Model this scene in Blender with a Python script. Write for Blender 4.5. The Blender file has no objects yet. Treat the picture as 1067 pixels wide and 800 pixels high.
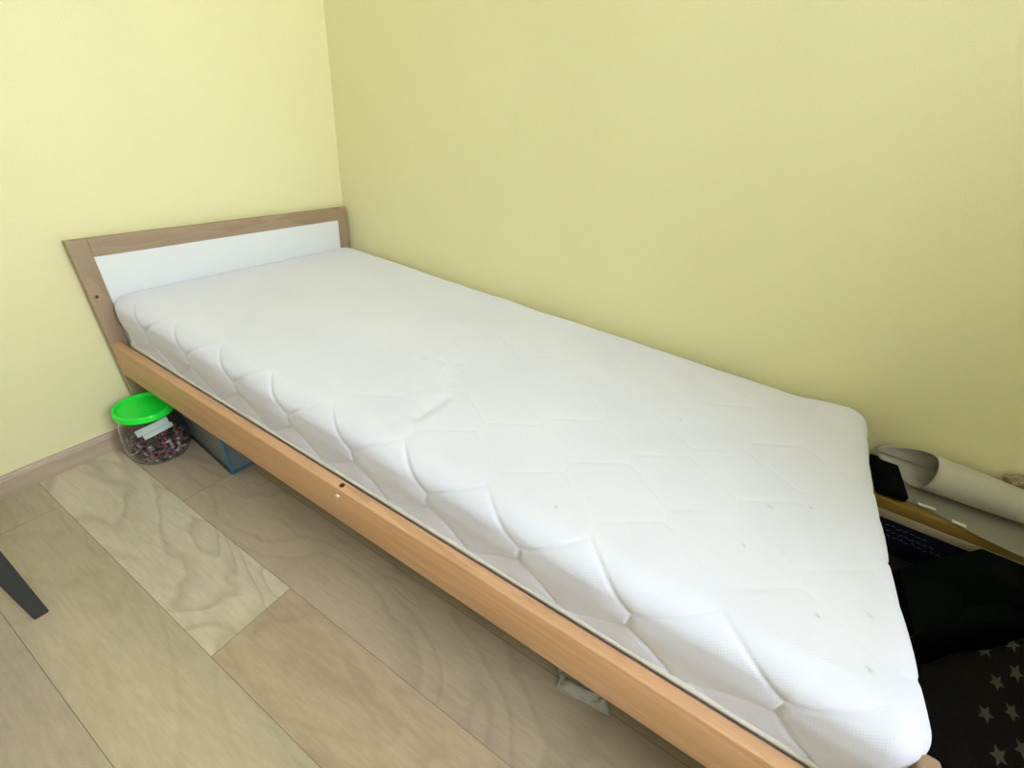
import bpy, bmesh, math, random
import numpy as np
from mathutils import Vector, Matrix, noise
random.seed(7); rng = np.random.default_rng(7)
sc = bpy.context.scene
WIN, LAMP = 81, 0.0
C = sc.collection
PI = math.pi

# ---------------------------------------------------------------- materials
def new_mat(name, col=(.8, .8, .8), rough=.6, **kw):
    m = bpy.data.materials.new(name); m.use_nodes = True
    b = m.node_tree.nodes['Principled BSDF']
    b.inputs['Base Color'].default_value = (*col, 1)
    b.inputs['Roughness'].default_value = rough
    for k, v in kw.items(): b.inputs[k].default_value = v
    return m, m.node_tree, b
def nd(t, typ, **kw):
    n = t.nodes.new(typ)
    for k, v in kw.items():
        if k.startswith('i_'):
            key = k[2:]; key = int(key) if key.isdigit() else key.replace('_', ' ')
            n.inputs[key].default_value = v
        else: setattr(n, k, v)
    return n
def mth(t, op, a, b=None, c=None):
    n = t.nodes.new('ShaderNodeMath'); n.operation = op
    for i, v in enumerate((a, b, c)):
        if v is None: continue
        if isinstance(v, (int, float)): n.inputs[i].default_value = v
        else: t.links.new(v, n.inputs[i])
    return n.outputs[0]
def ramp(t, fac, stops):
    r = t.nodes.new('ShaderNodeValToRGB'); e = r.color_ramp.elements
    while len(e) < len(stops): e.new(.5)
    for k, (p, c) in enumerate(stops):
        e[k].position = p; e[k].color = (*c, 1)
    t.links.new(fac, r.inputs[0]); return r.outputs[0]
def mixc(t, fac, a, b, mode='MIX'):
    n = t.nodes.new('ShaderNodeMix'); n.data_type = 'RGBA'; n.blend_type = mode
    for s, v in ((0, fac), (6, a), (7, b)):
        if isinstance(v, (int, float)): n.inputs[s].default_value = v
        elif isinstance(v, tuple): n.inputs[s].default_value = (*v, 1)
        else: t.links.new(v, n.inputs[s])
    return n.outputs[2]
def bump(t, b, h, strength=.2, dist=.001):
    n = nd(t, 'ShaderNodeBump', i_Strength=strength, i_Distance=dist)
    t.links.new(h, n.inputs['Height']); t.links.new(n.outputs[0], b.inputs['Normal'])
def coord(t, kind='Object', scale=(1, 1, 1), loc=(0, 0, 0)):
    c = t.nodes.new('ShaderNodeTexCoord')
    m = nd(t, 'ShaderNodeMapping', i_Scale=scale, i_Location=loc)
    t.links.new(c.outputs[kind], m.inputs[0]); return m.outputs[0]
def noise_n(t, vec, scale, detail=3, rough=.5, dist=0):
    n = nd(t, 'ShaderNodeTexNoise', i_Scale=scale, i_Detail=detail, i_Roughness=rough, i_Distortion=dist)
    t.links.new(vec, n.inputs['Vector']); return n.outputs['Fac']

def wall_mat():
    m, t, b = new_mat('yellow_wall_paint', rough=.75)
    v = coord(t)
    n1 = noise_n(t, v, 3, 3)
    c = ramp(t, n1, [(.3, (.815, .765, .45)), (.7, (.84, .79, .47))])
    n2 = noise_n(t, v, 420, 2)
    c2 = mixc(t, .10, c, ramp(t, n2, [(.35, (.55, .47, .22)), (.65, (1, .97, .62))]))
    t.links.new(c2, b.inputs['Base Color'])
    bump(t, b, noise_n(t, v, 260, 3), .25, .0006)
    b.inputs['Specular IOR Level'].default_value = .3
    return m
M_wall = wall_mat()
M_ceil, t, b = new_mat('white_ceiling_paint', (.86, .86, .84), .9)
bump(t, b, noise_n(t, coord(t), 200, 2), .2, .0005)

def wood_mat(name, light, dark, axis='Y', rough=.45, fine=60, rings=1.0, bmp=.15):
    m, t, b = new_mat(name, rough=rough)
    s = {'Y': (1, .08, 1), 'X': (.08, 1, 1), 'Z': (1, 1, .08)}[axis]
    v = coord(t, 'Object', s)
    g = noise_n(t, v, fine, 5, .65, .4)
    w = noise_n(t, v, 9 * rings, 3, .5, 1.2)
    a = mth(t, 'FRACT', mth(t, 'MULTIPLY', w, 5.0))
    mix = mth(t, 'ADD', mth(t, 'MULTIPLY', g, .7), mth(t, 'MULTIPLY', a, .3))
    c = ramp(t, mix, [(.25, dark), (.62, light)])
    # short dark pore flecks of beech
    s2 = {'Y': (1, .12, 1), 'X': (.12, 1, 1), 'Z': (1, 1, .12)}[axis]
    f = noise_n(t, coord(t, 'Object', s2), 420, 1)
    fl = ramp(t, f, [(.66, (0, 0, 0)), (.74, (1, 1, 1))])
    c = mixc(t, mth(t, 'MULTIPLY', fl, .25), c, tuple(x * .5 for x in dark))
    t.links.new(c, b.inputs['Base Color'])
    bump(t, b, g, bmp, .0006)
    return m
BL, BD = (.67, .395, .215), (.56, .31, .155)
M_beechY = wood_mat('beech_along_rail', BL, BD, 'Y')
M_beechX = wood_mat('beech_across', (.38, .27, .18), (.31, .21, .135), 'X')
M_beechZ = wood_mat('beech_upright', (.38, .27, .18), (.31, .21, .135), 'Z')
M_base = wood_mat('baseboard_wood', (.50, .39, .29), (.40, .30, .22), 'X', .5, 50)
M_panel, _, _ = new_mat('white_lacquer', (.78, .80, .82), .4)
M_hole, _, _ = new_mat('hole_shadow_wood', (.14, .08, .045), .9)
M_metal, _, _ = new_mat('bolt_steel', (.75, .72, .65), .28, Metallic=1.0)

def floor_mat():
    m, t, b = new_mat('laminate_planks', rough=.42)
    uv = nd(t, 'ShaderNodeUVMap', uv_map='plank').outputs[0]
    at = nd(t, 'ShaderNodeAttribute', attribute_name='tone')
    tone = at.outputs['Color']; figure = at.outputs['Alpha']
    mp = nd(t, 'ShaderNodeMapping', i_Scale=(1, .14, 1)); t.links.new(uv, mp.inputs[0])
    mp2 = nd(t, 'ShaderNodeMapping', i_Scale=(1, .3, 1)); t.links.new(uv, mp2.inputs[0])
    w = noise_n(t, mp2.outputs[0], 5.5, 2.5, .5, .8)
    rings = mth(t, 'FRACT', mth(t, 'MULTIPLY', w, 9.0))
    line = ramp(t, rings, [(0, (0, 0, 0)), (.16, (1, 1, 1)), (.75, (.75, .75, .75)), (1, (0, 0, 0))])
    fine = noise_n(t, mp.outputs[0], 120, 4, .7)
    cloud = noise_n(t, mp.outputs[0], 6, 3, .6, .5)
    c = mixc(t, 1.0, tone, ramp(t, cloud, [(.3, (.84, .84, .84)), (.7, (1.10, 1.10, 1.10))]), 'MULTIPLY')
    c = mixc(t, 1.0, c, ramp(t, fine, [(.3, (.88, .87, .86)), (.65, (1.05, 1.05, 1.05))]), 'MULTIPLY')
    dk = mixc(t, 1.0, c, (.74, .71, .68), 'MULTIPLY')
    lf = mth(t, 'MULTIPLY', mth(t, 'SUBTRACT', 1.0, line), figure)
    c = mixc(t, lf, c, dk)
    t.links.new(c, b.inputs['Base Color'])
    bump(t, b, mth(t, 'ADD', fine, mth(t, 'MULTIPLY', line, .5)), .15, .0005)
    return m
M_floor = floor_mat()
M_seam, _, _ = new_mat('plank_gap', (.19, .145, .10), .9)

# ---------------------------------------------------------------- mesh helpers
def link(name, me, mats, parent=None, smooth=False):
    o = bpy.data.objects.new(name, me); C.objects.link(o)
    for m in (mats if isinstance(mats, (list, tuple)) else [mats]): me.materials.append(m)
    if parent is not None: o.parent = parent
    if smooth:
        me.polygons.foreach_set('use_smooth', [True] * len(me.polygons))
    return o
def tag(o, label=None, cat=None, group=None, kind=None):
    if label: o['label'] = label
    if cat: o['category'] = cat
    if group: o['group'] = group
    if kind: o['kind'] = kind
    return o
def empty(name, loc=(0, 0, 0)):
    o = bpy.data.objects.new(name, None); C.objects.link(o); o.location = loc
    o.empty_display_size = .05; return o
def add_box(bm, x0, x1, y0, y1, z0, z1, mat=None):
    vs = [bm.verts.new((x, y, z)) for x in (x0, x1) for y in (y0, y1) for z in (z0, z1)]
    F = [(0, 1, 3, 2), (4, 6, 7, 5), (0, 4, 5, 1), (2, 3, 7, 6), (0, 2, 6, 4), (1, 5, 7, 3)]
    fs = [bm.faces.new([vs[i] for i in f]) for f in F]
    if mat is not None:
        for f in fs: f.material_index = mat
    return vs, fs
def box(name, d, mats, parent=None, bev=.0, seg=3, off=None):
    """d in world metres; off = parent's location, so children keep world places"""
    bm = bmesh.new(); ox, oy, oz = off or (0, 0, 0)
    add_box(bm, d[0] - ox, d[1] - ox, d[2] - oy, d[3] - oy, d[4] - oz, d[5] - oz)
    if bev:
        bmesh.ops.bevel(bm, geom=bm.edges[:], offset=bev, segments=seg, profile=.5, affect='EDGES')
    bmesh.ops.recalc_face_normals(bm, faces=bm.faces)
    me = bpy.data.meshes.new(name); bm.to_mesh(me); bm.free()
    o = link(name, me, mats, parent)
    if bev:
        me.polygons.foreach_set('use_smooth', [True] * len(me.polygons))
        me.set_sharp_from_angle(angle=math.radians(50))
    return o
def tube_pts(bm, pts, r, n=8, closed=False):
    rings = []; N = len(pts); P = [Vector(p) for p in pts]
    for i in range(N):
        a = P[(i - 1) % N] if (closed or i > 0) else P[i]
        b_ = P[(i + 1) % N] if (closed or i < N - 1) else P[i]
        d = (b_ - a).normalized()
        up = Vector((0, 0, 1)) if abs(d.z) < .9 else Vector((1, 0, 0))
        u = d.cross(up).normalized(); v = u.cross(d)
        rings.append([bm.verts.new(P[i] + u * (r * math.cos(2 * PI * k / n)) + v * (r * math.sin(2 * PI * k / n))) for k in range(n)])
    for i in range(N if closed else N - 1):
        A, B = rings[i], rings[(i + 1) % N]
        for k in range(n): bm.faces.new((A[k], A[(k + 1) % n], B[(k + 1) % n], B[k]))
    if not closed:
        bm.faces.new(rings[0][::-1]); bm.faces.new(rings[-1])
def finish(bm, name, mats, parent=None, smooth=True, sharp=None):
    bmesh.ops.recalc_face_normals(bm, faces=bm.faces)
    me = bpy.data.meshes.new(name); bm.to_mesh(me); bm.free()
    o = link(name, me, mats, parent, smooth)
    if sharp: me.set_sharp_from_angle(angle=math.radians(sharp))
    return o
def lathe(bm, prof, n=48, cx=0, cy=0, mat=None):
    rings = []
    for r, z in prof:
        if r < 1e-6: rings.append([bm.verts.new((cx, cy, z))])
        else: rings.append([bm.verts.new((cx + r * math.cos(2 * PI * k / n), cy + r * math.sin(2 * PI * k / n), z)) for k in range(n)])
    for A, B in zip(rings, rings[1:]):
        for k in range(n):
            k2 = (k + 1) % n
            if len(A) == 1 and len(B) == 1: continue
            if len(A) == 1: f = bm.faces.new((A[0], B[k2], B[k]))
            elif len(B) == 1: f = bm.faces.new((A[k], A[k2], B[0]))
            else: f = bm.faces.new((A[k], A[k2], B[k2], B[k]))
            if mat is not None: f.material_index = mat
def drill(o, center, axis, r, depth):
    """cut a real round hole into a mesh (cutter is removed again)"""
    bm = bmesh.new()
    bmesh.ops.create_cone(bm, cap_ends=True, segments=28, radius1=r, radius2=r, depth=depth)
    rot = {'Z': Matrix.Identity(3), 'X': Matrix.Rotation(PI / 2, 3, 'Y'), 'Y': Matrix.Rotation(PI / 2, 3, 'X')}[axis]
    bmesh.ops.rotate(bm, verts=bm.verts, matrix=rot); bmesh.ops.translate(bm, verts=bm.verts, vec=center)
    me = bpy.data.meshes.new('cutter'); bm.to_mesh(me); bm.free(); me.materials.append(M_hole)
    c = bpy.data.objects.new('cutter', me); C.objects.link(c)
    md = o.modifiers.new('hole', 'BOOLEAN'); md.object = c; md.operation = 'DIFFERENCE'; md.solver = 'EXACT'; md.material_mode = 'TRANSFER'
    bpy.context.view_layer.update()
    dg = bpy.context.evaluated_depsgraph_get()
    nm = bpy.data.meshes.new_from_object(o.evaluated_get(dg))
    o.modifiers.clear(); o.data = nm
    bpy.data.objects.remove(c)
    nm.set_sharp_from_angle(angle=math.radians(40))

# ---------------------------------------------------------------- room
RX, RY, RZ = 2.75, 3.1, 2.5
WT = .16
T = .12
def struct(o): o['kind'] = 'structure'; return o
struct(box('wall_back', (-T, RX + T, -T, 0, -.02, RZ), M_wall))
struct(box('wall_right', (-T, 0, 0, RY, -.02, RZ), M_wall))
M_white, _, _ = new_mat('white_window_frame', (.85, .85, .85), .35)
M_wall2, t, b = new_mat('off_white_paint', (.62, .61, .58), .85)
bump(t, b, noise_n(t, coord(t), 260, 3), .25, .0006)
struct(box('wall_left', (RX, RX + T, 0, RY, -.02, RZ), M_wall2))
# wall_front_with_shade_stub: the window, with an unseen low stub and tall pier added to shade the foot end
PX, PY, PZ = .80, 2.24, 1.22
WX0, WX1, WZ0, WZ1 = .25, 1.65, 1.0, 2.38
bm = bmesh.new()
add_box(bm, .50, PX, PY, RY, -.02, PZ); add_box(bm, 0, .4999, PY, PY + .12, -.02, RZ)
add_box(bm, 0, WX0, RY, RY + WT, -.02, RZ); add_box(bm, WX1, RX + T, RY, RY + WT, -.02, RZ)
add_box(bm, WX0, WX1, RY, RY + WT, -.02, WZ0); add_box(bm, WX0, WX1, RY, RY + WT, WZ1, RZ)
struct(finish(bm, 'wall_front_with_shade_stub', M_wall, smooth=False))
struct(box('ceiling', (-T, RX + T, -T, RY + WT, RZ, RZ + .1), M_ceil))
M_glass, _, gb = new_mat('window_glass', (1, 1, 1), 0.0, **{'Transmission Weight': 1.0, 'IOR': 1.1})
bm = bmesh.new(); fw = .06; wa, wb = RY + WT - .10, RY + WT - .04
add_box(bm, WX0, WX0 + fw, wa, wb, WZ0, WZ1); add_box(bm, WX1 - fw, WX1, wa, wb, WZ0, WZ1)
add_box(bm, WX0 + fw, WX1 - fw, wa, wb, WZ0, WZ0 + fw); add_box(bm, WX0 + fw, WX1 - fw, wa, wb, WZ1 - fw, WZ1)
wm = (WX0 + WX1) / 2
add_box(bm, wm - .035, wm + .035, wa, wb, WZ0 + fw, WZ1 - fw)
win = struct(finish(bm, 'window_1', M_white, smooth=False))
box('pane', (WX0 + fw, wm - .035, wa + .02, wa + .026, WZ0 + fw, WZ1 - fw), M_glass, win)
box('pane', (wm + .035, WX1 - fw, wa + .02, wa + .026, WZ0 + fw, WZ1 - fw), M_glass, win)

# floor: separate planks with real gaps
PW, X0 = .164, .857
bm = bmesh.new(); uvl = bm.loops.layers.uv.new('plank'); cl = bm.loops.layers.float_color.new('tone')
tones = [(.50, .40, .285), (.54, .445, .32), (.46, .36, .25), (.52, .415, .29), (.50, .405, .29)]
def plank(xa, xb, ya, yb, tone, fig):
    g = .0005
    vs = [bm.verts.new(p) for p in ((xa + g, ya + g, 0), (xb - g, ya + g, 0), (xb - g, yb - g, 0), (xa + g, yb - g, 0))]
    f = bm.faces.new(vs); ou, ov = random.random() * 20, random.random() * 20
    for l in f.loops:
        l[uvl].uv = (l.vert.co.x - xa + ou, l.vert.co.y - ya + ov); l[cl] = (*tone, fig)
PL = 1.29
k0 = -6
for k in range(k0, 13):
    xa = X0 + k * PW; xb = xa + PW
    if xb <= 0 or xa >= RX: continue
    if k == 0: start = .738
    elif k == -1: start = 1.62
    elif k == 1: start = 1.42 
    elif k == 2: start = .28 + PL * .9
    else: start = random.random() * PL
    y = start - PL * 2
    while y < RY:
        ya, yb = max(y, 0), min(y + PL, RY)
        if yb > ya + .001:
            tone = random.choice(tones); fig = random.uniform(.15, .5)
            if k == 0 and abs(y + PL - .738) < .01: tone, fig = (.68, .60, .455), .8
            if k == 0 and abs(y - .738) < .01: tone, fig = (.49, .375, .26), .3
            if k == 1: tone, fig = (.53, .44, .315), .3
            if k == -1: tone, fig = (.50, .40, .295), .45
            if k == 2: tone, fig = (.50, .41, .31), .2
            plank(max(xa, 0), min(xb, RX), ya, yb, tone, fig)
        y += PL
for f in bm.faces: f.material_index = 0
add_box(bm, 0, RX, 0, RY, -.02, -.0012, 1)
me = bpy.data.meshes.new('floor'); bm.to_mesh(me); bm.free()
struct(link('floor', me, [M_floor, M_seam]))

def baseboard(name, pts_axis, a0, a1, at, side):
    """skirting with a small rounded top and a step, run along X or Y"""
    prof = [(0, 0), (.009, 0), (.009, .044), (.0075, .047), (.0075, .050), (.005, .0545), (.0, .056)]
    bm = bmesh.new(); ends = []
    for a in (a0, a1):
        ring = []
        for d, z in prof:
            p = (a, at + side * d, z) if pts_axis == 'X' else (at + side * d, a, z)
            ring.append(bm.verts.new(p))
        ends.append(ring)
    n = len(prof)
    for i in range(n):
        bm.faces.new((ends[0][i], ends[0][(i + 1) % n], ends[1][(i + 1) % n], ends[1][i]))
    bm.faces.new(ends[0]); bm.faces.new(ends[1][::-1])
    return struct(finish(bm, name, M_base if pts_axis == 'X' else M_baseY, smooth=False))
M_baseY = wood_mat('baseboard_wood_side', (.50, .39, .29), (.40, .30, .22), 'Y', .5, 50)
baseboard('baseboard_back', 'X', .0095, RX - .0095, 0, 1)
baseboard('baseboard_right', 'Y', 0, RY, 0, 1)
baseboard('baseboard_left', 'Y', 0, RY, RX, -1)

# ---------------------------------------------------------------- bed
G, XB = .0107, .7842       # bed sides
bed = tag(empty('bed', (.4, .85, 0)), 'low child-size beech bed frame with white headboard panel in the corner', 'bed')
off = (.4, .85, 0)
Y0, Y1 = .010, .027
hb = empty('headboard'); hb.parent = bed; hb.location = (0, -.8325, 0)
ho = (.4, .0175, 0)
def part_frame(name, d, mat, par=hb, o=ho, bev=.003): return box(name, d, mat, par, bev, 3, o)
# posts, mitre-less frame with softly rounded corners
pl = part_frame('post', (XB - .038, XB, Y0, Y1, 0, .56), M_beechZ, bev=.0016)
pr = part_frame('post', (G, G + .038, Y0, Y1, 0, .56), M_beechZ, bev=.0016)
part_frame('top_rail', (G + .0381, XB - .0381, Y0, Y1, .5195, .56), M_beechX, bev=.0012)
part_frame('bottom_rail', (G + .0383, XB - .0383, Y0, Y1, .20, .25), M_beechX)
box('panel', (G + .0385, XB - .0385, Y0 + .004, Y1 - .0015, .2505, .5192), M_panel, hb, 0, 1, ho)
drill(pl, (XB - .0135, Y1 - .002, .429), 'Y', .0035, .012)

ZR, HR = .3086, .0927
rl = box('side_rail', (XB - .0211, XB, Y1 + .0003, 1.662, ZR - HR, ZR), M_beechY, bed, .0028, 3, off)
rl['label'] = 'front side rail with a bolt hole'
drill(rl, (.7742, .845, ZR - .004), 'Z', .0052, .016)
rr = box('side_rail', (G, G + .0211, Y1 + .0003, 1.662, ZR - HR, ZR), M_beechY, bed, .0028, 3, off)
# hex-socket bolt head on the rail's outer face
bm = bmesh.new()
lathe(bm, [(0, 0.0012), (.0012, .0012), (.0014, .0022), (.0038, .0022), (.0046, .0012), (.0046, -.001), (0, -.001)], 24)
bolt = finish(bm, 'bolt', M_metal, rl, sharp=40)
bolt['label'] = 'steel bolt head'
bolt.location = (XB - .4 + .0002, .842 - .85, .288); bolt.rotation_euler = (0, PI / 2, 0)
# footboard
fb = empty('footboard'); fb.parent = bed; fb.location = (0, .8215, 0)
fo = (.4, 1.6715, 0); FY0, FY1 = 1.6625, 1.682
box('post', (XB - .050, XB, FY0, FY1 + .003, 0, .402), M_beechZ, fb, .004, 3, fo)
box('post', (G, G + .050, FY0, FY1 + .003, 0, .402), M_beechZ, fb, .004, 3, fo)
box('top_rail', (G + .0503, XB - .0503, FY0, FY1, .27, .31), M_beechX, fb, .003, 3, fo)
box('bottom_rail', (G + .0503, XB - .0503, FY0, FY1, .20, .225), M_beechX, fb, .003, 3, fo)
box('panel', (G + .0505, XB - .0505, FY0 + .004, FY1 - .004, .2253, .2697), M_panel, fb, 0, 1, fo)
# slat ledges and slats
for x0, x1 in ((XB - .0361, XB - .0213), (G + .0213, G + .0361)):
    box('slat_ledge', (x0, x1, .04, 1.65, .245, .2648), M_beechY, bed, .001, 1, off)
for i in range(15):
    y = .07 + i * .107
    box('slat', (G + .0225, XB - .0225, y - .03, y + .03, .265, .2785), M_beechX, bed, .002, 2, off)

# ---------------------------------------------------------------- mattress
def mattress():
    xa, xb, ya, yb, za, zb = .0335, .7535, .0285, 1.659, .280, .4335
    rp, rt, rb = .045, .033, .012
    st = .0033
    nx, ny, nz = round((xb - xa) / st), round((yb - ya) / st), round((zb - za) / st)
    quads = []
    def gid(i, j, k): return (i * (ny + 1) + j) * (nz + 1) + k
    def grid(fn, n1, n2, flip):
        a, b_ = np.meshgrid(np.arange(n1), np.arange(n2), indexing='ij'); a = a.ravel(); b_ = b_.ravel()
        q = np.stack([fn(a, b_), fn(a + 1, b_), fn(a + 1, b_ + 1), fn(a, b_ + 1)], 1)
        quads.append(q[:, ::-1] if flip else q)
    grid(lambda a, b_: gid(a, b_, nz), nx, ny, False)
    grid(lambda a, b_: gid(a, b_, 0 * a), nx, ny, True)
    grid(lambda a, b_: gid(nx + 0 * a, a, b_), ny, nz, False)
    grid(lambda a, b_: gid(0 * a, a, b_), ny, nz, True)
    grid(lambda a, b_: gid(a, ny + 0 * a, b_), nx, nz, True)
    grid(lambda a, b_: gid(a, 0 * a, b_), nx, nz, False)
    Q = np.concatenate(quads); ids, inv = np.unique(Q, return_inverse=True); Q = inv.reshape(Q.shape)
    k = ids % (nz + 1); j = (ids // (nz + 1)) % (ny + 1); i = ids // ((nz + 1) * (ny + 1))
    P = np.stack([xa + (xb - xa) * i / nx, ya + (yb - ya) * j / ny, za + (zb - za) * k / nz], 1)
    lo = np.array([xa + rp, ya + rp, za + rb]); hi = np.array([xb - rp, yb - rp, zb - rt])
    I = np.clip(P, lo, hi); D = P - I
    rz = np.where(D[:, 2] > 0, rt, rb)
    q = D / np.stack([np.full(len(P), rp), np.full(len(P), rp), rz], 1)
    # tan() warp keeps the spacing even over the rounded edges
    q = np.sign(q) * np.tan(np.abs(q) * PI / 4)
    L = np.linalg.norm(q, axis=1) + 1e-9; n = q / L[:, None]
    P2 = I + n * np.stack([np.full(len(P), rp), np.full(len(P), rp), rz], 1)
    nrm = n.copy()
    hl = np.hypot(n[:, 0], n[:, 1]); h = n[:, :2] / (hl[:, None] + 1e-9)
    ang = np.where(n[:, 2] >= 0, np.arccos(np.clip(n[:, 2], -1, 1)), PI / 2)
    down = (hi[2] - I[:, 2]) + rt * ang
    down = np.where(hl < 1e-6, 0, down)
    s = (hi[0] - I[:, 0]) - h[:, 0] * down
    tt = I[:, 1] + h[:, 1] * down
    # honeycomb quilting: distance to the stitched lines
    def hexd(s, tt):
        s = s - .010; tt = tt - 1.113
        fs = np.abs((s + .0885) % .177 - .0885); ft = np.abs((tt + .084) % .168 - .084)
        def seg(ax, ay, bx, by):
            dx, dy = bx - ax, by - ay
            u = np.clip(((fs - ax) * dx + (ft - ay) * dy) / (dx * dx + dy * dy), 0, 1)
            return np.hypot(fs - ax - u * dx, ft - ay - u * dy)
        return np.minimum(np.minimum(seg(0, 0, .014, 0), seg(.014, 0, .0745, .084)), seg(.0745, .084, .0885, .084))
    def vn(x, y, f, seed):     # smooth value noise
        r = np.random.default_rng(seed); Gd = r.random((64, 64)); X = x * f; Y = y * f
        xi = np.floor(X).astype(int); yi = np.floor(Y).astype(int); fx = X - xi; fy = Y - yi
        fx = fx * fx * (3 - 2 * fx); fy = fy * fy * (3 - 2 * fy)
        g = lambda a, b_: Gd[a % 64, b_ % 64]
        return (g(xi, yi) * (1 - fx) + g(xi + 1, yi) * fx) * (1 - fy) + (g(xi, yi + 1) * (1 - fx) + g(xi + 1, yi + 1) * fx) * fy
    wob = .004 * (vn(s, tt, 9, 1) - .5); wob2 = .004 * (vn(s, tt, 9, 2) - .5)
    d = hexd(s + wob, tt + wob2)
    side = np.clip(down / .05, 0, 1)
    topmask = np.clip((vn(s, tt, 14, 5) - .30) * 3.0, 0, 1) * np.clip((tt - .55) / .5, .15, 1)
    amp_seam = .0028 * side + .0013 * topmask * (1 - side)
    puff = np.clip(d / .032, 0, 1); puff = puff * (2 - puff)
    amp_puff = (.0026 * side + .0001 * (1 - side)) * (1 - .6 * np.abs(h[:, 1]) * side)
    disp = amp_puff * (puff - .5) - amp_seam * np.exp(-(d / .0027) ** 2)
    disp += .004 * (vn(s, tt, 4, 9) - .5) + .0022 * (vn(s, tt, 11, 10) - .5) * (1 + side)
    bot = (n[:, 2] < -.3)
    disp[bot] = 0
    low = np.clip((P2[:, 2] - za - .010) / .02, 0, 1); disp *= low
    inward = np.where(hl > .5, 1, 0)
    # keep the flanks inside the bed sides
    P3 = P2 + nrm * disp[:, None]
    x, y, z = P3[:, 0].copy(), P3[:, 1].copy(), P3[:, 2].copy()
    # dents and creases pressed into the top
    top = np.clip((z - .40) / .02, 0, 1)
    def crease(x0, y0, x1, y1, w, a):
        dx, dy = x1 - x0, y1 - y0; u = np.clip(((x - x0) * dx + (y - y0) * dy) / (dx * dx + dy * dy), 0, 1)
        dd = np.hypot(x - x0 - u * dx, y - y0 - u * dy); return -a * np.exp(-(dd / w) ** 2) + a * .25 * np.exp(-((dd - 1.8 * w) / w) ** 2)
    for cr in CREASES: z += top * crease(*cr)
    sm = lambda v: np.clip(v, 0, 1) ** 2 * (3 - 2 * np.clip(v, 0, 1))
    # the foot end swells out over the footboard
    w = sm((y - 1.35) / .28) * sm((z - .325) / .035)
    y += w * (.026 - .030 * (x - .1) + .010 * sm((x-.45)/.3))
    z += sm((y - 1.52) / .12) * sm((.25 - x) / .2) * .012 * sm((z - .36) / .05)
    # upper half leans a bit over the front rail, and over the wall gap
    x += sm((z - .330) / .05) * sm((x - .6) / .12) * .006
    x -= sm((z - .330) / .05) * sm((.15 - x) / .1) * .012
    V = np.stack([x, y, z], 1); V[:, 0] -= .39; V[:, 1] -= .85; V[:, 2] -= za
    me = bpy.data.meshes.new('cover')
    me.vertices.add(len(V)); me.vertices.foreach_set('co', V.ravel())
    me.loops.add(Q.size); me.loops.foreach_set('vertex_index', Q.ravel().astype(np.int32))
    me.polygons.add(len(Q)); me.polygons.foreach_set('loop_start', np.arange(0, Q.size, 4, dtype=np.int32))
    me.update(calc_edges=True); me.validate()
    uvl = me.uv_layers.new(name='cloth')
    uvl.data.foreach_set('uv', np.stack([s, tt], 1)[Q.ravel()].astype(np.float32).ravel())
    st_ = np.zeros(len(V))
    for (sx, sy, r_) in SPECKS:
        st_ = np.maximum(st_, np.exp(-((x - sx) ** 2 + (y - sy) ** 2) / r_ ** 2) * top)
    ca = me.color_attributes.new('speck', 'FLOAT_COLOR', 'POINT')
    ca.data.foreach_set('color', np.stack([st_, st_, st_, np.ones_like(st_)], 1).astype(np.float32).ravel())
    return me, (xa, xb, ya, yb, za, rp)
CREASES = [(.46, .83, .50, .875, .011, .0030), (.50, .86, .53, .905, .009, .0026), (.475, .80, .455, .86, .012, .0022), (.58, .925, .655, .925, .011, .0036), (.60, .905, .69, .90, .014, .0018)]
SPECKS = [(.70, 1.22, .0022), (.49, 1.50, .0025), (.45, 1.56, .0022), (.62, 1.62, .0025), (.60, 1.47, .0022), (.66, 1.56, .0025), (.70, 1.61, .0029), (.34, 1.33, .0022)]

def knit_mat():
    m, t, b = new_mat('white_knit_cover', (.80, .805, .80), .85)
    uv = nd(t, 'ShaderNodeUVMap', uv_map='cloth').outputs[0]
    sep = nd(t, 'ShaderNodeSeparateXYZ'); t.links.new(uv, sep.inputs[0])
    u, v = sep.outputs[0], sep.outputs[1]
    a = mth(t, 'ADD', u, mth(t, 'MULTIPLY', v, .35))
    w1 = mth(t, 'SINE', mth(t, 'MULTIPLY', a, 2 * PI / .0052))
    w2 = mth(t, 'SINE', mth(t, 'MULTIPLY', mth(t, 'SUBTRACT', v, mth(t, 'MULTIPLY', u, .35)), 2 * PI / .0040))
    wv = mth(t, 'MULTIPLY', w1, w2)
    n = noise_n(t, uv, 700, 2)
    h = mth(t, 'ADD', mth(t, 'MULTIPLY', wv, .5), n)
    sp = nd(t, 'ShaderNodeAttribute', attribute_name='speck').outputs['Fac']
    cl_ = noise_n(t, uv, 5, 3)
    base = ramp(t, cl_, [(.3, (.735, .74, .90)), (.7, (.775, .78, .93))])
    base = mixc(t, mth(t, 'MULTIPLY', wv, .035), base, (.5, .5, .5))
    c = mixc(t, mth(t, 'MULTIPLY', sp, .6), base, (.32, .33, .34))
    t.links.new(c, b.inputs['Base Color'])
    bump(t, b, h, .17, .0007)
    b.inputs['Sheen Weight'].default_value = .15
    b.inputs['Specular IOR Level'].default_value = .15
    return m
M_knit = knit_mat()
M_piping, t, b = new_mat('cream_binding', (.72, .69, .62), .8)
me, (xa, xb, ya, yb, za, rp) = mattress()
mat_root = tag(empty('mattress', (.39, .85, za)), 'white quilted mattress with honeycomb stitching lying bare in the beech bed frame', 'mattress')
link('cover', me, M_knit, mat_root, True)
pts = []
e = .0005
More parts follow.
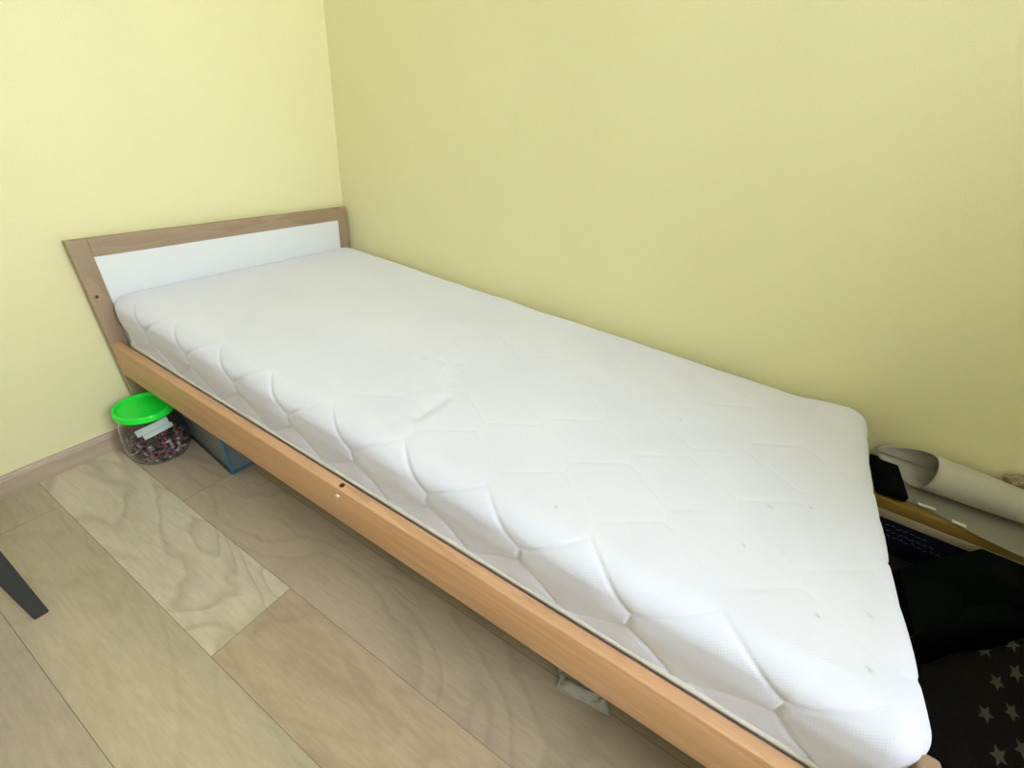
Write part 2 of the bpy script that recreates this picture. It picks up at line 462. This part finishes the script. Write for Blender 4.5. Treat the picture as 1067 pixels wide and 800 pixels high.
for cx, cy, a0 in ((xb - rp, yb - rp, 0), (xa + rp, yb - rp, 90), (xa + rp, ya + rp, 180), (xb - rp, ya + rp, 270)):
    for q in range(13):
        a = math.radians(a0 + q * 7.5)
        pts.append((cx + (rp + e) * math.cos(a) - .39, cy + (rp - .001) * math.sin(a) - .85, .305 - za))
# subdivide the long straights
full = []
for i in range(len(pts)):
    p, q = Vector(pts[i]), Vector(pts[(i + 1) % len(pts)]); n = max(1, int((q - p).length / .03))
    for s_ in range(n): full.append(p.lerp(q, s_ / n))
bm = bmesh.new(); tube_pts(bm, full, .0042, 10, True)
finish(bm, 'piping', M_piping, mat_root)['label'] = 'cream bound edge along the bottom'

# ---------------------------------------------------------------- sweets jar
JX, JY = .793, .106
jar = tag(empty('plastic_jar', (JX, JY, 0)), 'clear round plastic jar with bright green lid standing under the bed rail', 'jar')
M_pl, t, b = new_mat('clear_plastic', (.97, .98, .98), .04, **{'Transmission Weight': 1.0, 'IOR': 1.25})
M_green, t, b = new_mat('green_lid_plastic', (.006, .88, .05), .3)
b.inputs['Subsurface Weight'].default_value = .0
outer = [(0, .004), (.035, .003), (.052, .0005), (.060, .003), (.0655, .010), (.0695, .022), (.0718, .045), (.0715, .070), (.0695, .095), (.0660, .115), (.0605, .128), (.0575, .134), (.0575, .150)]
inner = [(r - .0013 if r > 0 else 0, z + (.0013 if z < .02 else 0)) for r, z in outer][::-1]
bm = bmesh.new(); lathe(bm, outer + inner, 56); finish(bm, 'jar_body', M_pl, jar)
lid = [(r * 1.055, z + .0195) for r, z in [(0, .1335), (.044, .1335), (.050, .1340), (.0535, .1365), (.0555, .1400), (.0580, .1405), (.0610, .1385), (.0618, .1350), (.0618, .1270), (.0630, .1245), (.0600, .1235), (.0570, .1245), (.0568, .1310), (0, .1310)]]
bm = bmesh.new(); lathe(bm, lid, 64)
finish(bm, 'lid', M_green, jar)
# heap of tiny coloured pieces inside the jar
bm = bmesh.new(); cl = bm.loops.layers.float_color.new('tone')
pal = [(.42, .10, .12), (.36, .10, .17), (.28, .09, .18), (.62, .58, .58), (.75, .74, .72), (.12, .12, .14), (.06, .07, .09), (.40, .17, .12), (.36, .16, .24), (.25, .27, .31), (.48, .30, .32), (.04, .04, .05), (.30, .22, .22)]
def rin(z):
    zs = [p[1] for p in outer]; rs = [p[0] for p in outer]
    return float(np.interp(z, zs[3:], rs[3:])) - .0085
cnt = 0
for lay in range(9):
    z = .011 + lay * .0080
    R_ = rin(z)
    for _ in range(52):
        top_z = .052 + .016 * math.sin(lay)
        a = random.random() * 2 * PI; rr_ = R_ * math.sqrt(random.uniform(.45 if lay < 7 else 0, 1))
        px, py = rr_ * math.cos(a), rr_ * math.sin(a)
        if z > .058 + .014 * math.sin(a * 1.0 + .6): continue
        s_ = random.uniform(.0038, .0062); mtx = Matrix.Translation((px, py, z + random.uniform(-.002, .002))) @ Matrix.Rotation(random.random() * 6, 4, Vector((random.random(), random.random(), random.random() + .01)).normalized()) @ Matrix.Diagonal((s_ * 1.5, s_, s_ * .6, 1))
        r_ = bmesh.ops.create_icosphere(bm, subdivisions=1, radius=1.0, matrix=mtx)
        c = random.choice(pal)
        for v in r_['verts']:
            for l in v.link_loops: l[cl] = (*c, 1)
M_bead, t, b = new_mat('coloured_beads', rough=.25)
t.links.new(nd(t, 'ShaderNodeAttribute', attribute_name='tone').outputs['Color'], b.inputs['Base Color'])
beads = finish(bm, 'small_bead', M_bead); beads.location = (JX, JY, 0)
tag(beads, 'heap of tiny red, purple, white and dark pieces filling the green-lidded jar', 'beads', None, 'stuff')
# folded white leaflet standing in the top of the jar
M_leaf, t, b = new_mat('pale_mint_paper', (.70, .80, .78), .5)
bm = bmesh.new()
def slip(p0, p1, w, up, thick=.0006, n=8, sag=.004):
    p0, p1, up = Vector(p0), Vector(p1), Vector(up)
    d = (p1 - p0); nn = d.cross(up).normalized(); rows = []
    for i in range(n + 1):
        u = i / n; c = p0 + d * u + nn * (sag * math.sin(PI * u))
        rows.append([bm.verts.new(c + up * (w * a) + nn * (thick * b_)) for a, b_ in ((-.5, -1), (.5, -1), (.5, 1), (-.5, 1))])
    for A, B in zip(rows, rows[1:]):
        for k in range(4): bm.faces.new((A[k], A[(k + 1) % 4], B[(k + 1) % 4], B[k]))
    bm.faces.new(rows[0]); bm.faces.new(rows[-1][::-1])
slip((.046, .030, .103), (-.022, .052, .124), .018, Vector((0, -.35, .93)), sag=.006)
slip((.038, .044, .094), (-.026, .058, .110), .012, Vector((0, -.35, .93)), sag=.003)
lf = finish(bm, 'paper_leaflet', M_leaf, sharp=40); lf.location = (JX, JY, 0)
tag(lf, 'folded pale paper leaflet tucked inside the top of the clear jar', 'leaflet')

# ---------------------------------------------------------------- storage box under the bed
sb = tag(empty('storage_box', (.56, .215, 0)), 'grey fabric storage box with blue piped edges pushed under the bed', 'storage box')
sb.rotation_euler = (0, 0, math.radians(-4.5))
M_grey, t, b = new_mat('grey_nonwoven', (.20, .215, .235), .85)
bump(t, b, noise_n(t, coord(t), 500, 2), .3, .0006)
M_blue, t, b = new_mat('blue_piping', (.035, .16, .34), .6)
M_dseam, t, b = new_mat('dark_base_seam', (.05, .06, .08), .8)
hx, hy_, hz = .166, .135, .190
bm = bmesh.new()
n = 14
vs, fs = add_box(bm, -hx, hx, -hy_, hy_, .004, hz)
bmesh.ops.subdivide_edges(bm, edges=bm.edges[:], cuts=10, use_grid_fill=True)
for v in bm.verts:
    p = v.co; w = (1 - (abs(p.x) / hx) ** 4 if abs(abs(p.x) - hx) > 1e-4 else 1) * (1 - (abs(p.y) / hy_) ** 4 if abs(abs(p.y) - hy_) > 1e-4 else 1)
    k = .006 * (noise.noise(p * 9) - .2) * w * (1 - abs(2 * (p.z - .004) / (hz - .004) - 1) ** 4 if .005 < p.z < hz - .001 else 1)
    dirv = Vector((math.copysign(1, p.x) if abs(abs(p.x) - hx) < 1e-4 else 0, math.copysign(1, p.y) if abs(abs(p.y) - hy_) < 1e-4 else 0, 0))
    v.co = p + dirv * k
finish(bm, 'body', M_grey, sb, sharp=50)
for sx, sy in ((1, 1), (1, -1), (-1, 1), (-1, -1)):
    bm = bmesh.new(); tube_pts(bm, [(sx * hx, sy * hy_, .004 + (hz - .004) * i / 8) for i in range(9)], .0042, 8)
    finish(bm, 'edge_piping', M_blue, sb)['label'] = 'blue edge piping'
for sy in (1, -1):
    bm = bmesh.new(); tube_pts(bm, [(hx, sy * hy_, .0045), (-hx, sy * hy_, .0045)], .0042, 8)
    finish(bm, 'base_piping', M_blue, sb)['label'] = 'blue base piping'
for sx in (1, -1):
    bm = bmesh.new(); tube_pts(bm, [(sx * hx, -hy_, .0035), (sx * hx, hy_, .0035)], .0033, 8)
    finish(bm, 'base_seam', M_dseam, sb)['label'] = 'dark seam along the floor'
bm = bmesh.new(); tube_pts(bm, [(hx, hy_, hz), (-hx, hy_, hz), (-hx, -hy_, hz), (hx, -hy_, hz)], .0042, 8, True)
finish(bm, 'top_piping', M_blue, sb)['label'] = 'blue top piping'

# ---------------------------------------------------------------- crumpled white cloth under the bed
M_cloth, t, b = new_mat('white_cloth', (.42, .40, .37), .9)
bm = bmesh.new(); bmesh.ops.create_grid(bm, x_segments=60, y_segments=44, size=1)
for v in bm.verts:
    x, y = v.co.x, v.co.y
    r = math.hypot(x, y); ed = max(0, 1 - r ** 4 * .25)
    h = .026 * ed * (.35 + abs(noise.noise(Vector((x * 2.2, y * 1.6, 1)))) * 2.2) + .006 * abs(noise.noise(Vector((x * 7, y * 6, 4))))
    ang = math.atan2(y, x); k = .85 + .22 * noise.noise(Vector((math.cos(ang) * 1.4, math.sin(ang) * 1.4, 7)))
    v.co = (x * .040 * k, y * .062 * k, max(.0015, h * (1 if r < 1 else max(0, 1.4 - r))))
ck = finish(bm, 'crumpled_cloth', M_cloth); ck.location = (.672, 1.352, .0)
md = ck.modifiers.new('thick', 'SOLIDIFY'); md.thickness = .0012; md.offset = 1
ck.rotation_euler = (0, 0, math.radians(8))
tag(ck, 'small crumpled white cloth lying on the floor under the front rail', 'cloth')

# ---------------------------------------------------------------- chair beside the bed, one leg in view
M_black, t, b = new_mat('black_painted_wood', (.030, .034, .034), .5)
M_seat, t, b = new_mat('grey_seat_cloth', (.12, .125, .13), .9)
cx, cy = 1.148, .404
ch = tag(empty('chair', (1.33, .225, 0)), 'chair with a dark square tapered leg standing on the planks left of the bed', 'chair')
co = (1.33, .225, 0)
def leg(x, y, h):
    bm = bmesh.new(); a, c = .0105, .019
    x -= co[0]; y -= co[1]
    sx = 1 if x > 0 else -1; sy = 1 if y > 0 else -1
    lo = [bm.verts.new((x + dx * a, y + dy * a, 0)) for dx, dy in ((-1, -1), (1, -1), (1, 1), (-1, 1))]
    hi = [bm.verts.new((x - sx * .004 + dx * c, y - sy * .004 + dy * c, h)) for dx, dy in ((-1, -1), (1, -1), (1, 1), (-1, 1))]
    bm.faces.new(lo[::-1]); bm.faces.new(hi)
    for k in range(4): bm.faces.new((lo[k], lo[(k + 1) % 4], hi[(k + 1) % 4], hi[k]))
    bmesh.ops.bevel(bm, geom=bm.edges[:], offset=.0015, segments=2, affect='EDGES')
    return finish(bm, 'leg', M_black, ch, sharp=45)
for lx, ly in ((cx, cy), (cx + .365, cy), (cx, cy - .36), (cx + .365, cy - .36)): leg(lx, ly, .43)
box('seat_frame', (cx - .012, cx + .377, cy - .372, cy + .012, .388, .4295), M_black, ch, .003, 2, co)
box('seat', (cx - .02, cx + .385, cy - .38, cy + .02, .4302, .465), M_seat, ch, .014, 4, co)
for px_ in (cx + .365,):
    for py_ in (cy, cy - .36):
        box('back_post', (px_ - .016, px_ + .016, py_ - .016, py_ + .016, .4655, .86), M_black, ch, .003, 2, co)
box('backrest', (cx + .355, cx + .375, cy - .343, cy - .017, .60, .84), M_black, ch, .006, 3, co)

# ---------------------------------------------------------------- clutter past the foot of the bed
def cbox(name, d, mat, label, cat, bev=.002, rz=0, group=None):
    c = ((d[0] + d[1]) / 2, (d[2] + d[3]) / 2, d[4])
    o = box(name, d, mat, None, bev, 2, c); o.location = c; o.rotation_euler = (0, 0, math.radians(rz))
    return tag(o, label, cat, group)
M_navy, t, b = new_mat('navy_carton', (.008, .009, .024), .8)
M_cream, t, b = new_mat('cream_board', (.32, .26, .18), .8)
M_yel, t, b = new_mat('ochre_board', (.22, .135, .018), .7)
M_sheet, t, b = new_mat('grey_paper', (.23, .215, .175), .85)
M_paper, t, b = new_mat('rolled_paper', (.50, .47, .40), .75)
M_blk, t, b = new_mat('black_card', (.002, .0025, .0035), .9)
M_slip, t, b = new_mat('white_slip', (.62, .58, .5), .7)
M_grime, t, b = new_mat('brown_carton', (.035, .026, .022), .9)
SX = .150
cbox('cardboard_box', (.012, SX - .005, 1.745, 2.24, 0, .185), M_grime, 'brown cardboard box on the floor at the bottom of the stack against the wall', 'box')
nb = cbox('navy_carton', (.012, SX, 1.74, 2.24, .1855, .270), M_navy, 'dark navy carton with pale print under the cream and ochre boards', 'carton')
cbox('cream_board', (.012, SX + .002, 1.735, 2.23, .2705, .2895), M_cream, 'thick cream board lying on the dark navy carton', 'board')
cbox('ochre_board', (.012, SX, 1.735, 2.22, .290, .3140), M_yel, 'ochre yellow board on top of the cream board, beneath the grey paper', 'board')
# pale illegible scribbles printed on the navy carton's side
bm = bmesh.new()
for row in range(3):
    for k in range(9):
        y_ = 1.765 + row * .018 + k * .011; z_ = .256 - row * .013 + random.uniform(-.003, .003)
        pts_ = [(SX + .0006, y_ + q * .0026, z_ + random.uniform(-.0035, .0035)) for q in range(4)]
        tube_pts(bm, pts_, .0006, 5)
pr_ = finish(bm, 'pale_print', new_mat('pale_print', (.13, .13, .17), .8)[0]); pr_.parent = nb; pr_.matrix_parent_inverse = Matrix.Translation(-Vector(nb.location))
def sm_(v, a, b):
    v = max(0, min(1, (v - a) / (b - a))); return v * v * (3 - 2 * v)
# grey sheet, slightly wavy, over the boards
bm = bmesh.new(); nX, nY = 16, 60; gr = []
for i in range(nX + 1):
    row = []
    for j in range(nY + 1):
        u, v = i / nX, j / nY
        ys = 1.796 - .05 * sm_(u, .80, 1.0)
        y = ys + v * (2.21 - ys); x = .018 + u * (.108 + .042 * sm_(y, 1.79, 1.98))
        z = .3155 + .004 * (.5 + noise.noise(Vector((x * 20, y * 5, 3)))) + (.0 if u < .85 else -.004 * (u - .85) / .15)
        row.append(bm.verts.new((x, y, max(z, .3150))))
    gr.append(row)
for i in range(nX):
    for j in range(nY): bm.faces.new((gr[i][j], gr[i + 1][j], gr[i + 1][j + 1], gr[i][j + 1]))
gs = finish(bm, 'grey_paper_sheet', M_sheet)
md = gs.modifiers.new('thick', 'SOLIDIFY'); md.thickness = .0015; md.offset = 1
tag(gs, 'flat grey paper sheet spread over the ochre board beneath the big roll', 'paper')
for k, (x, y, l, rz) in enumerate(((.132, 1.815, .030, 6), (.150, 1.868, .022, -4))):
    cbox('paper_slip', (x - .004, x + .004, y, y + l, .3225, .3245), M_slip, ('longer', 'shorter')[k] + ' white paper slip lying on the grey sheet, ' + ('nearer the bed' if k == 0 else 'farther from the bed'), 'paper slip', .0005, rz, 'white slips on the grey sheet')
# black folder standing at the near end of the stack
cbox('black_folder', (.014, .138, 1.700, 1.7335, 0, .338), M_blk, 'black upright folder wedged between the mattress foot and the board stack', 'folder', .003)
cbox('black_pouch', (.014, .146, 1.737, 1.792, .3196, .3360), M_blk, 'flat black pouch under the open end of the paper roll', 'pouch', .004)
# large loose paper roll, open towards the bed
bm = bmesh.new(); nA, nL = 90, 50; rows = []
cxr, czr = .060, .0
for i in range(nA + 1):
    u = i / nA; a = math.radians(-195 + 395 * u); r = .0465 - .005 * u
    row = []
    # outermost turn starts with a corner flap reaching out towards the bed
    for j in range(nL + 1):
        v = j / nL
        da = (math.degrees(a) + 165 + 180) % 360 - 180; flap = -.080 * math.exp(-(da / 62) ** 2)
        ys = 1.822 + flap
        y = ys + v * (2.24 - ys)
        tp = 1 - .52 * sm_(y, 1.80, 2.30)
        rr_ = r * .96 * tp * (1 + .05 * math.sin(a * 2 + y * 3))
        z_ = .3180 + .0455 * tp + rr_ * math.sin(a) * .94
        row.append(bm.verts.new((.014 + .046 * tp + rr_ * math.cos(a), y, z_)))
    rows.append(row)
for i in range(nA):
    for j in range(nL): bm.faces.new((rows[i][j], rows[i + 1][j], rows[i + 1][j + 1], rows[i][j + 1]))
roll = finish(bm, 'paper_roll', M_paper)
md = roll.modifiers.new('thick', 'SOLIDIFY'); md.thickness = .0009
tag(roll, 'large loosely rolled whitish paper lying along the wall, open end towards the bed', 'paper roll')
# beige crumpled lump behind the roll at the picture's right edge
bm = bmesh.new(); bmesh.ops.create_icosphere(bm, subdivisions=4, radius=1)
for v in bm.verts:
    k = 1 + .35 * noise.noise(v.co * 2.3) + .12 * noise.noise(v.co * 6)
    v.co = Vector((v.co.x * .013 * k, v.co.y * .020 * k, v.co.z * .016 * k))
lump = finish(bm, 'crumpled_paper', M_cream, sharp=30); lump.location = (.017, 1.972, .388)
tag(lump, 'beige crumpled paper resting on the roll by the wall at the right picture edge', 'paper')

# black bag
M_bag, t, b = new_mat('black_bag_cloth', (.0015, .0028, .0025), 1.0)
bump(t, b, noise_n(t, coord(t), 260, 3), .4, .001)
bm = bmesh.new()
top = [(.282, 1.785, .262), (.163, 1.925, .298), (.156, 2.06, .292), (.158, 2.22, .280), (.185, 2.22, .262), (.20, 2.05, .258), (.42, 1.793, .250)]
ctr = Vector((.25, 1.93, .262))
rings = []
for s_, zf in ((1.0, 0), (1.0, .35), (1.0, .75), (.995, .97), (.97, 1.0), (.6, 1.02), (.25, 1.02)):
    ring = []
    for i in range(len(top)):
        a, c = Vector(top[i]), Vector(top[(i + 1) % len(top)])
        for q in range(6):
            p = a.lerp(c, q / 6)
            xy = ctr.xy + (p.xy - ctr.xy) * s_
            z = p.z * zf if zf <= 1 else p.z
            ring.append(bm.verts.new((xy.x, xy.y, max(.0, z - (.006 if zf > 1 else 0)))))
    rings.append(ring)
for A, B in zip(rings, rings[1:]):
    for k in range(len(A)): bm.faces.new((A[k], A[(k + 1) % len(A)], B[(k + 1) % len(A)], B[k]))
bm.faces.new(rings[0][::-1]); bm.faces.new(rings[-1])
bag = finish(bm, 'black_bag', M_bag, sharp=40)
tag(bag, 'black cloth bag standing in the corner beyond the foot of the bed', 'bag')

# folded star-printed blanket in front of and beside the bag
def star_mat():
    m, t, b = new_mat('dark_star_fabric', rough=.9)
    uv = nd(t, 'ShaderNodeUVMap', uv_map='print').outputs[0]
    cell = .066
    sc_ = nd(t, 'ShaderNodeVectorMath', operation='SCALE'); sc_.inputs['Scale'].default_value = 1 / cell; t.links.new(uv, sc_.inputs[0])
    fl = nd(t, 'ShaderNodeVectorMath', operation='FLOOR'); t.links.new(sc_.outputs[0], fl.inputs[0])
    fr = nd(t, 'ShaderNodeVectorMath', operation='FRACTION'); t.links.new(sc_.outputs[0], fr.inputs[0])
    wn = nd(t, 'ShaderNodeTexWhiteNoise', noise_dimensions='2D'); t.links.new(fl.outputs[0], wn.inputs['Vector'])
    sp = nd(t, 'ShaderNodeSeparateXYZ'); t.links.new(fr.outputs[0], sp.inputs[0])
    sn = nd(t, 'ShaderNodeSeparateColor'); t.links.new(wn.outputs['Color'], sn.inputs[0])
    jx = mth(t, 'MULTIPLY_ADD', sn.outputs[0], .3, .35); jy = mth(t, 'MULTIPLY_ADD', sn.outputs[1], .3, .35)
    dx = mth(t, 'SUBTRACT', sp.outputs[0], jx); dy = mth(t, 'SUBTRACT', sp.outputs[1], jy)
    r = mth(t, 'SQRT', mth(t, 'ADD', mth(t, 'MULTIPLY', dx, dx), mth(t, 'MULTIPLY', dy, dy)))
    a = mth(t, 'ADD', mth(t, 'ARCTAN2', dy, dx), mth(t, 'MULTIPLY_ADD', sn.outputs[2], 1.2, 10.0))
    w = 2 * PI / 5
    f = mth(t, 'ABSOLUTE', mth(t, 'SUBTRACT', mth(t, 'MODULO', a, w), w / 2))   # 0 at mid, w/2 at tip axis
    f = mth(t, 'SUBTRACT', w / 2, f)                                          # 0 at tip
    Rr, ri = .30, .135
    p0 = (Rr, 0); p1 = (ri * math.cos(w / 2), ri * math.sin(w / 2))
    nx_, ny_ = (p1[1] - p0[1]), -(p1[0] - p0[0]); L_ = math.hypot(nx_, ny_); nx_ /= L_; ny_ /= L_
    cc = nx_ * p0[0] + ny_ * p0[1]
    d = mth(t, 'SUBTRACT', mth(t, 'ADD', mth(t, 'MULTIPLY', mth(t, 'MULTIPLY', r, mth(t, 'COSINE', f)), nx_), mth(t, 'MULTIPLY', mth(t, 'MULTIPLY', r, mth(t, 'SINE', f)), ny_)), cc)
    ins = mth(t, 'LESS_THAN', d, 0.0)
    keep = mth(t, 'LESS_THAN', wn.outputs['Value'], .85)
    sf = nd(t, 'ShaderNodeSeparateXYZ'); t.links.new(fl.outputs[0], sf.inputs[0])
    msk = mth(t, 'MULTIPLY', mth(t, 'MULTIPLY', ins, keep), mth(t, 'GREATER_THAN', sf.outputs[1], 5.5))
    n = noise_n(t, uv, 90, 3)
    dark = ramp(t, n, [(.3, (.0035, .003, .003)), (.7, (.0065, .0055, .0055))])
    c = mixc(t, mth(t, 'MULTIPLY', msk, .9), dark, (.055, .05, .042))
    t.links.new(c, b.inputs['Base Color'])
    bump(t, b, n, .3, .001)
    return m
M_star = star_mat()
for m_ in (M_star, M_bag, M_blk, M_navy): m_.node_tree.nodes['Principled BSDF'].inputs['Specular IOR Level'].default_value = .08
bm = bmesh.new(); nX, nY = 70, 90; gr = []; uvl = bm.loops.layers.uv.new('print')
bx0, bx1, by0, by1 = .485, .93, 1.715, 2.23
vv = {}
for i in range(nX + 1):
    row = []
    for j in range(nY + 1):
        u, v = i / nX, j / nY
        # flanks: outer 18 % of the grid drops to the floor
        def prof(w):
            k = .16
            if w < k: return 0, w / k
            if w > 1 - k: return 1, (1 - w) / k
            return (w - k) / (1 - 2 * k), 1
        a, ha = prof(u); c, hc = prof(v)
        h = min(ha, hc); y = by0 + c * (by1 - by0); xl = float(np.interp(y, [1.715, 1.80, 2.05, 2.25], [.50, .462, .245, .215])); x = xl + a * (bx1 - xl)
        hs = math.sin(min(1, h) * PI / 2)
        x += (1 - hs) * .0; H = .246 + .010 * noise.noise(Vector((x * 5, y * 4, 2))) + .012 * math.sin(y * 22 + x * 9)
        spread = .018 * (1 - h)
        if u < .16: x -= spread
        if u > .84: x += spread
        if v < .16: y -= spread * .4
        if v > .84: y += spread
        z = H * (h if h < 1 else 1)
        # hem of folds on the flank
        if h < 1: x += .004 * math.sin(y * 60); 
        vt = bm.verts.new((x, y, max(z, .001))); vv[vt] = (u * 1.0, v * 1.25); row.append(vt)
    gr.append(row)
for i in range(nX):
    for j in range(nY): bm.faces.new((gr[i][j], gr[i + 1][j], gr[i + 1][j + 1], gr[i][j + 1]))
for f in bm.faces:
    for l in f.loops: l[uvl].uv = vv[l.vert]
rim = [gr[0][j] for j in range(nY + 1)] + [gr[i][nY] for i in range(1, nX + 1)] + [gr[nX][j] for j in range(nY - 1, -1, -1)] + [gr[i][0] for i in range(nX - 1, 0, -1)]
bm.faces.new(rim)
bl = finish(bm, 'star_blanket', M_star)
tag(bl, 'dark folded blanket printed with grey stars heaped beyond the foot of the bed', 'blanket')

# ---------------------------------------------------------------- light
def area(name, loc, target, sx, sy, power, col):
    l = bpy.data.lights.new(name, 'AREA'); l.shape = 'RECTANGLE'; l.size = sx; l.size_y = sy; l.energy = power; l.color = col
    o = bpy.data.objects.new(name, l); C.objects.link(o); o.location = loc
    o.rotation_euler = (Vector(target) - Vector(loc)).to_track_quat('-Z', 'Y').to_euler(); return o
area('window_daylight', (wm, RY + WT - .12, (WZ0 + WZ1) / 2), (wm, 0, .7), 1.3, 1.25, WIN, (.81, .90, 1.0))
w = bpy.data.worlds.new('sky'); sc.world = w; w.use_nodes = True
w.node_tree.nodes['Background'].inputs[0].default_value = (.75, .87, 1, 1)
w.node_tree.nodes['Background'].inputs[1].default_value = 1.0
# round ceiling lamp
lampo = tag(empty('ceiling_lamp', (.95, .75, RZ)), 'round white ceiling lamp above the bed', 'lamp')
M_lampglass, t, b = new_mat('lamp_diffuser', (.9, .9, .88), .5)
b.inputs['Emission Color'].default_value = (1, .97, .90, 1); b.inputs['Emission Strength'].default_value = LAMP
bm = bmesh.new(); lathe(bm, [(0, -.07), (.10, -.066), (.17, -.05), (.20, -.03), (.205, -.018), (0, -.018)], 48)
finish(bm, 'diffuser', M_lampglass, lampo)
bm = bmesh.new(); lathe(bm, [(0, -.0175), (.21, -.0175), (.212, -.001), (0, -.001)], 48)
finish(bm, 'base_plate', M_white, lampo, sharp=40)

# ---------------------------------------------------------------- camera
cam = bpy.data.cameras.new('camera'); co_ = bpy.data.objects.new('camera', cam); C.objects.link(co_)
co_.location = (1.1259, 1.3332, .9091); co_.rotation_euler = (1.003, -.1129, 2.1024)
cam.sensor_width = 36; cam.lens = 442.1 * 36 / 1067; cam.clip_start = .01
sc.camera = co_
sc.view_settings.view_transform = 'Standard'; sc.view_settings.look = 'None'
sc.view_settings.gamma = 1; sc.view_settings.use_curve_mapping = False
sc.view_settings.exposure = 0.0
sc.cycles.max_bounces = 10; sc.cycles.diffuse_bounces = 6
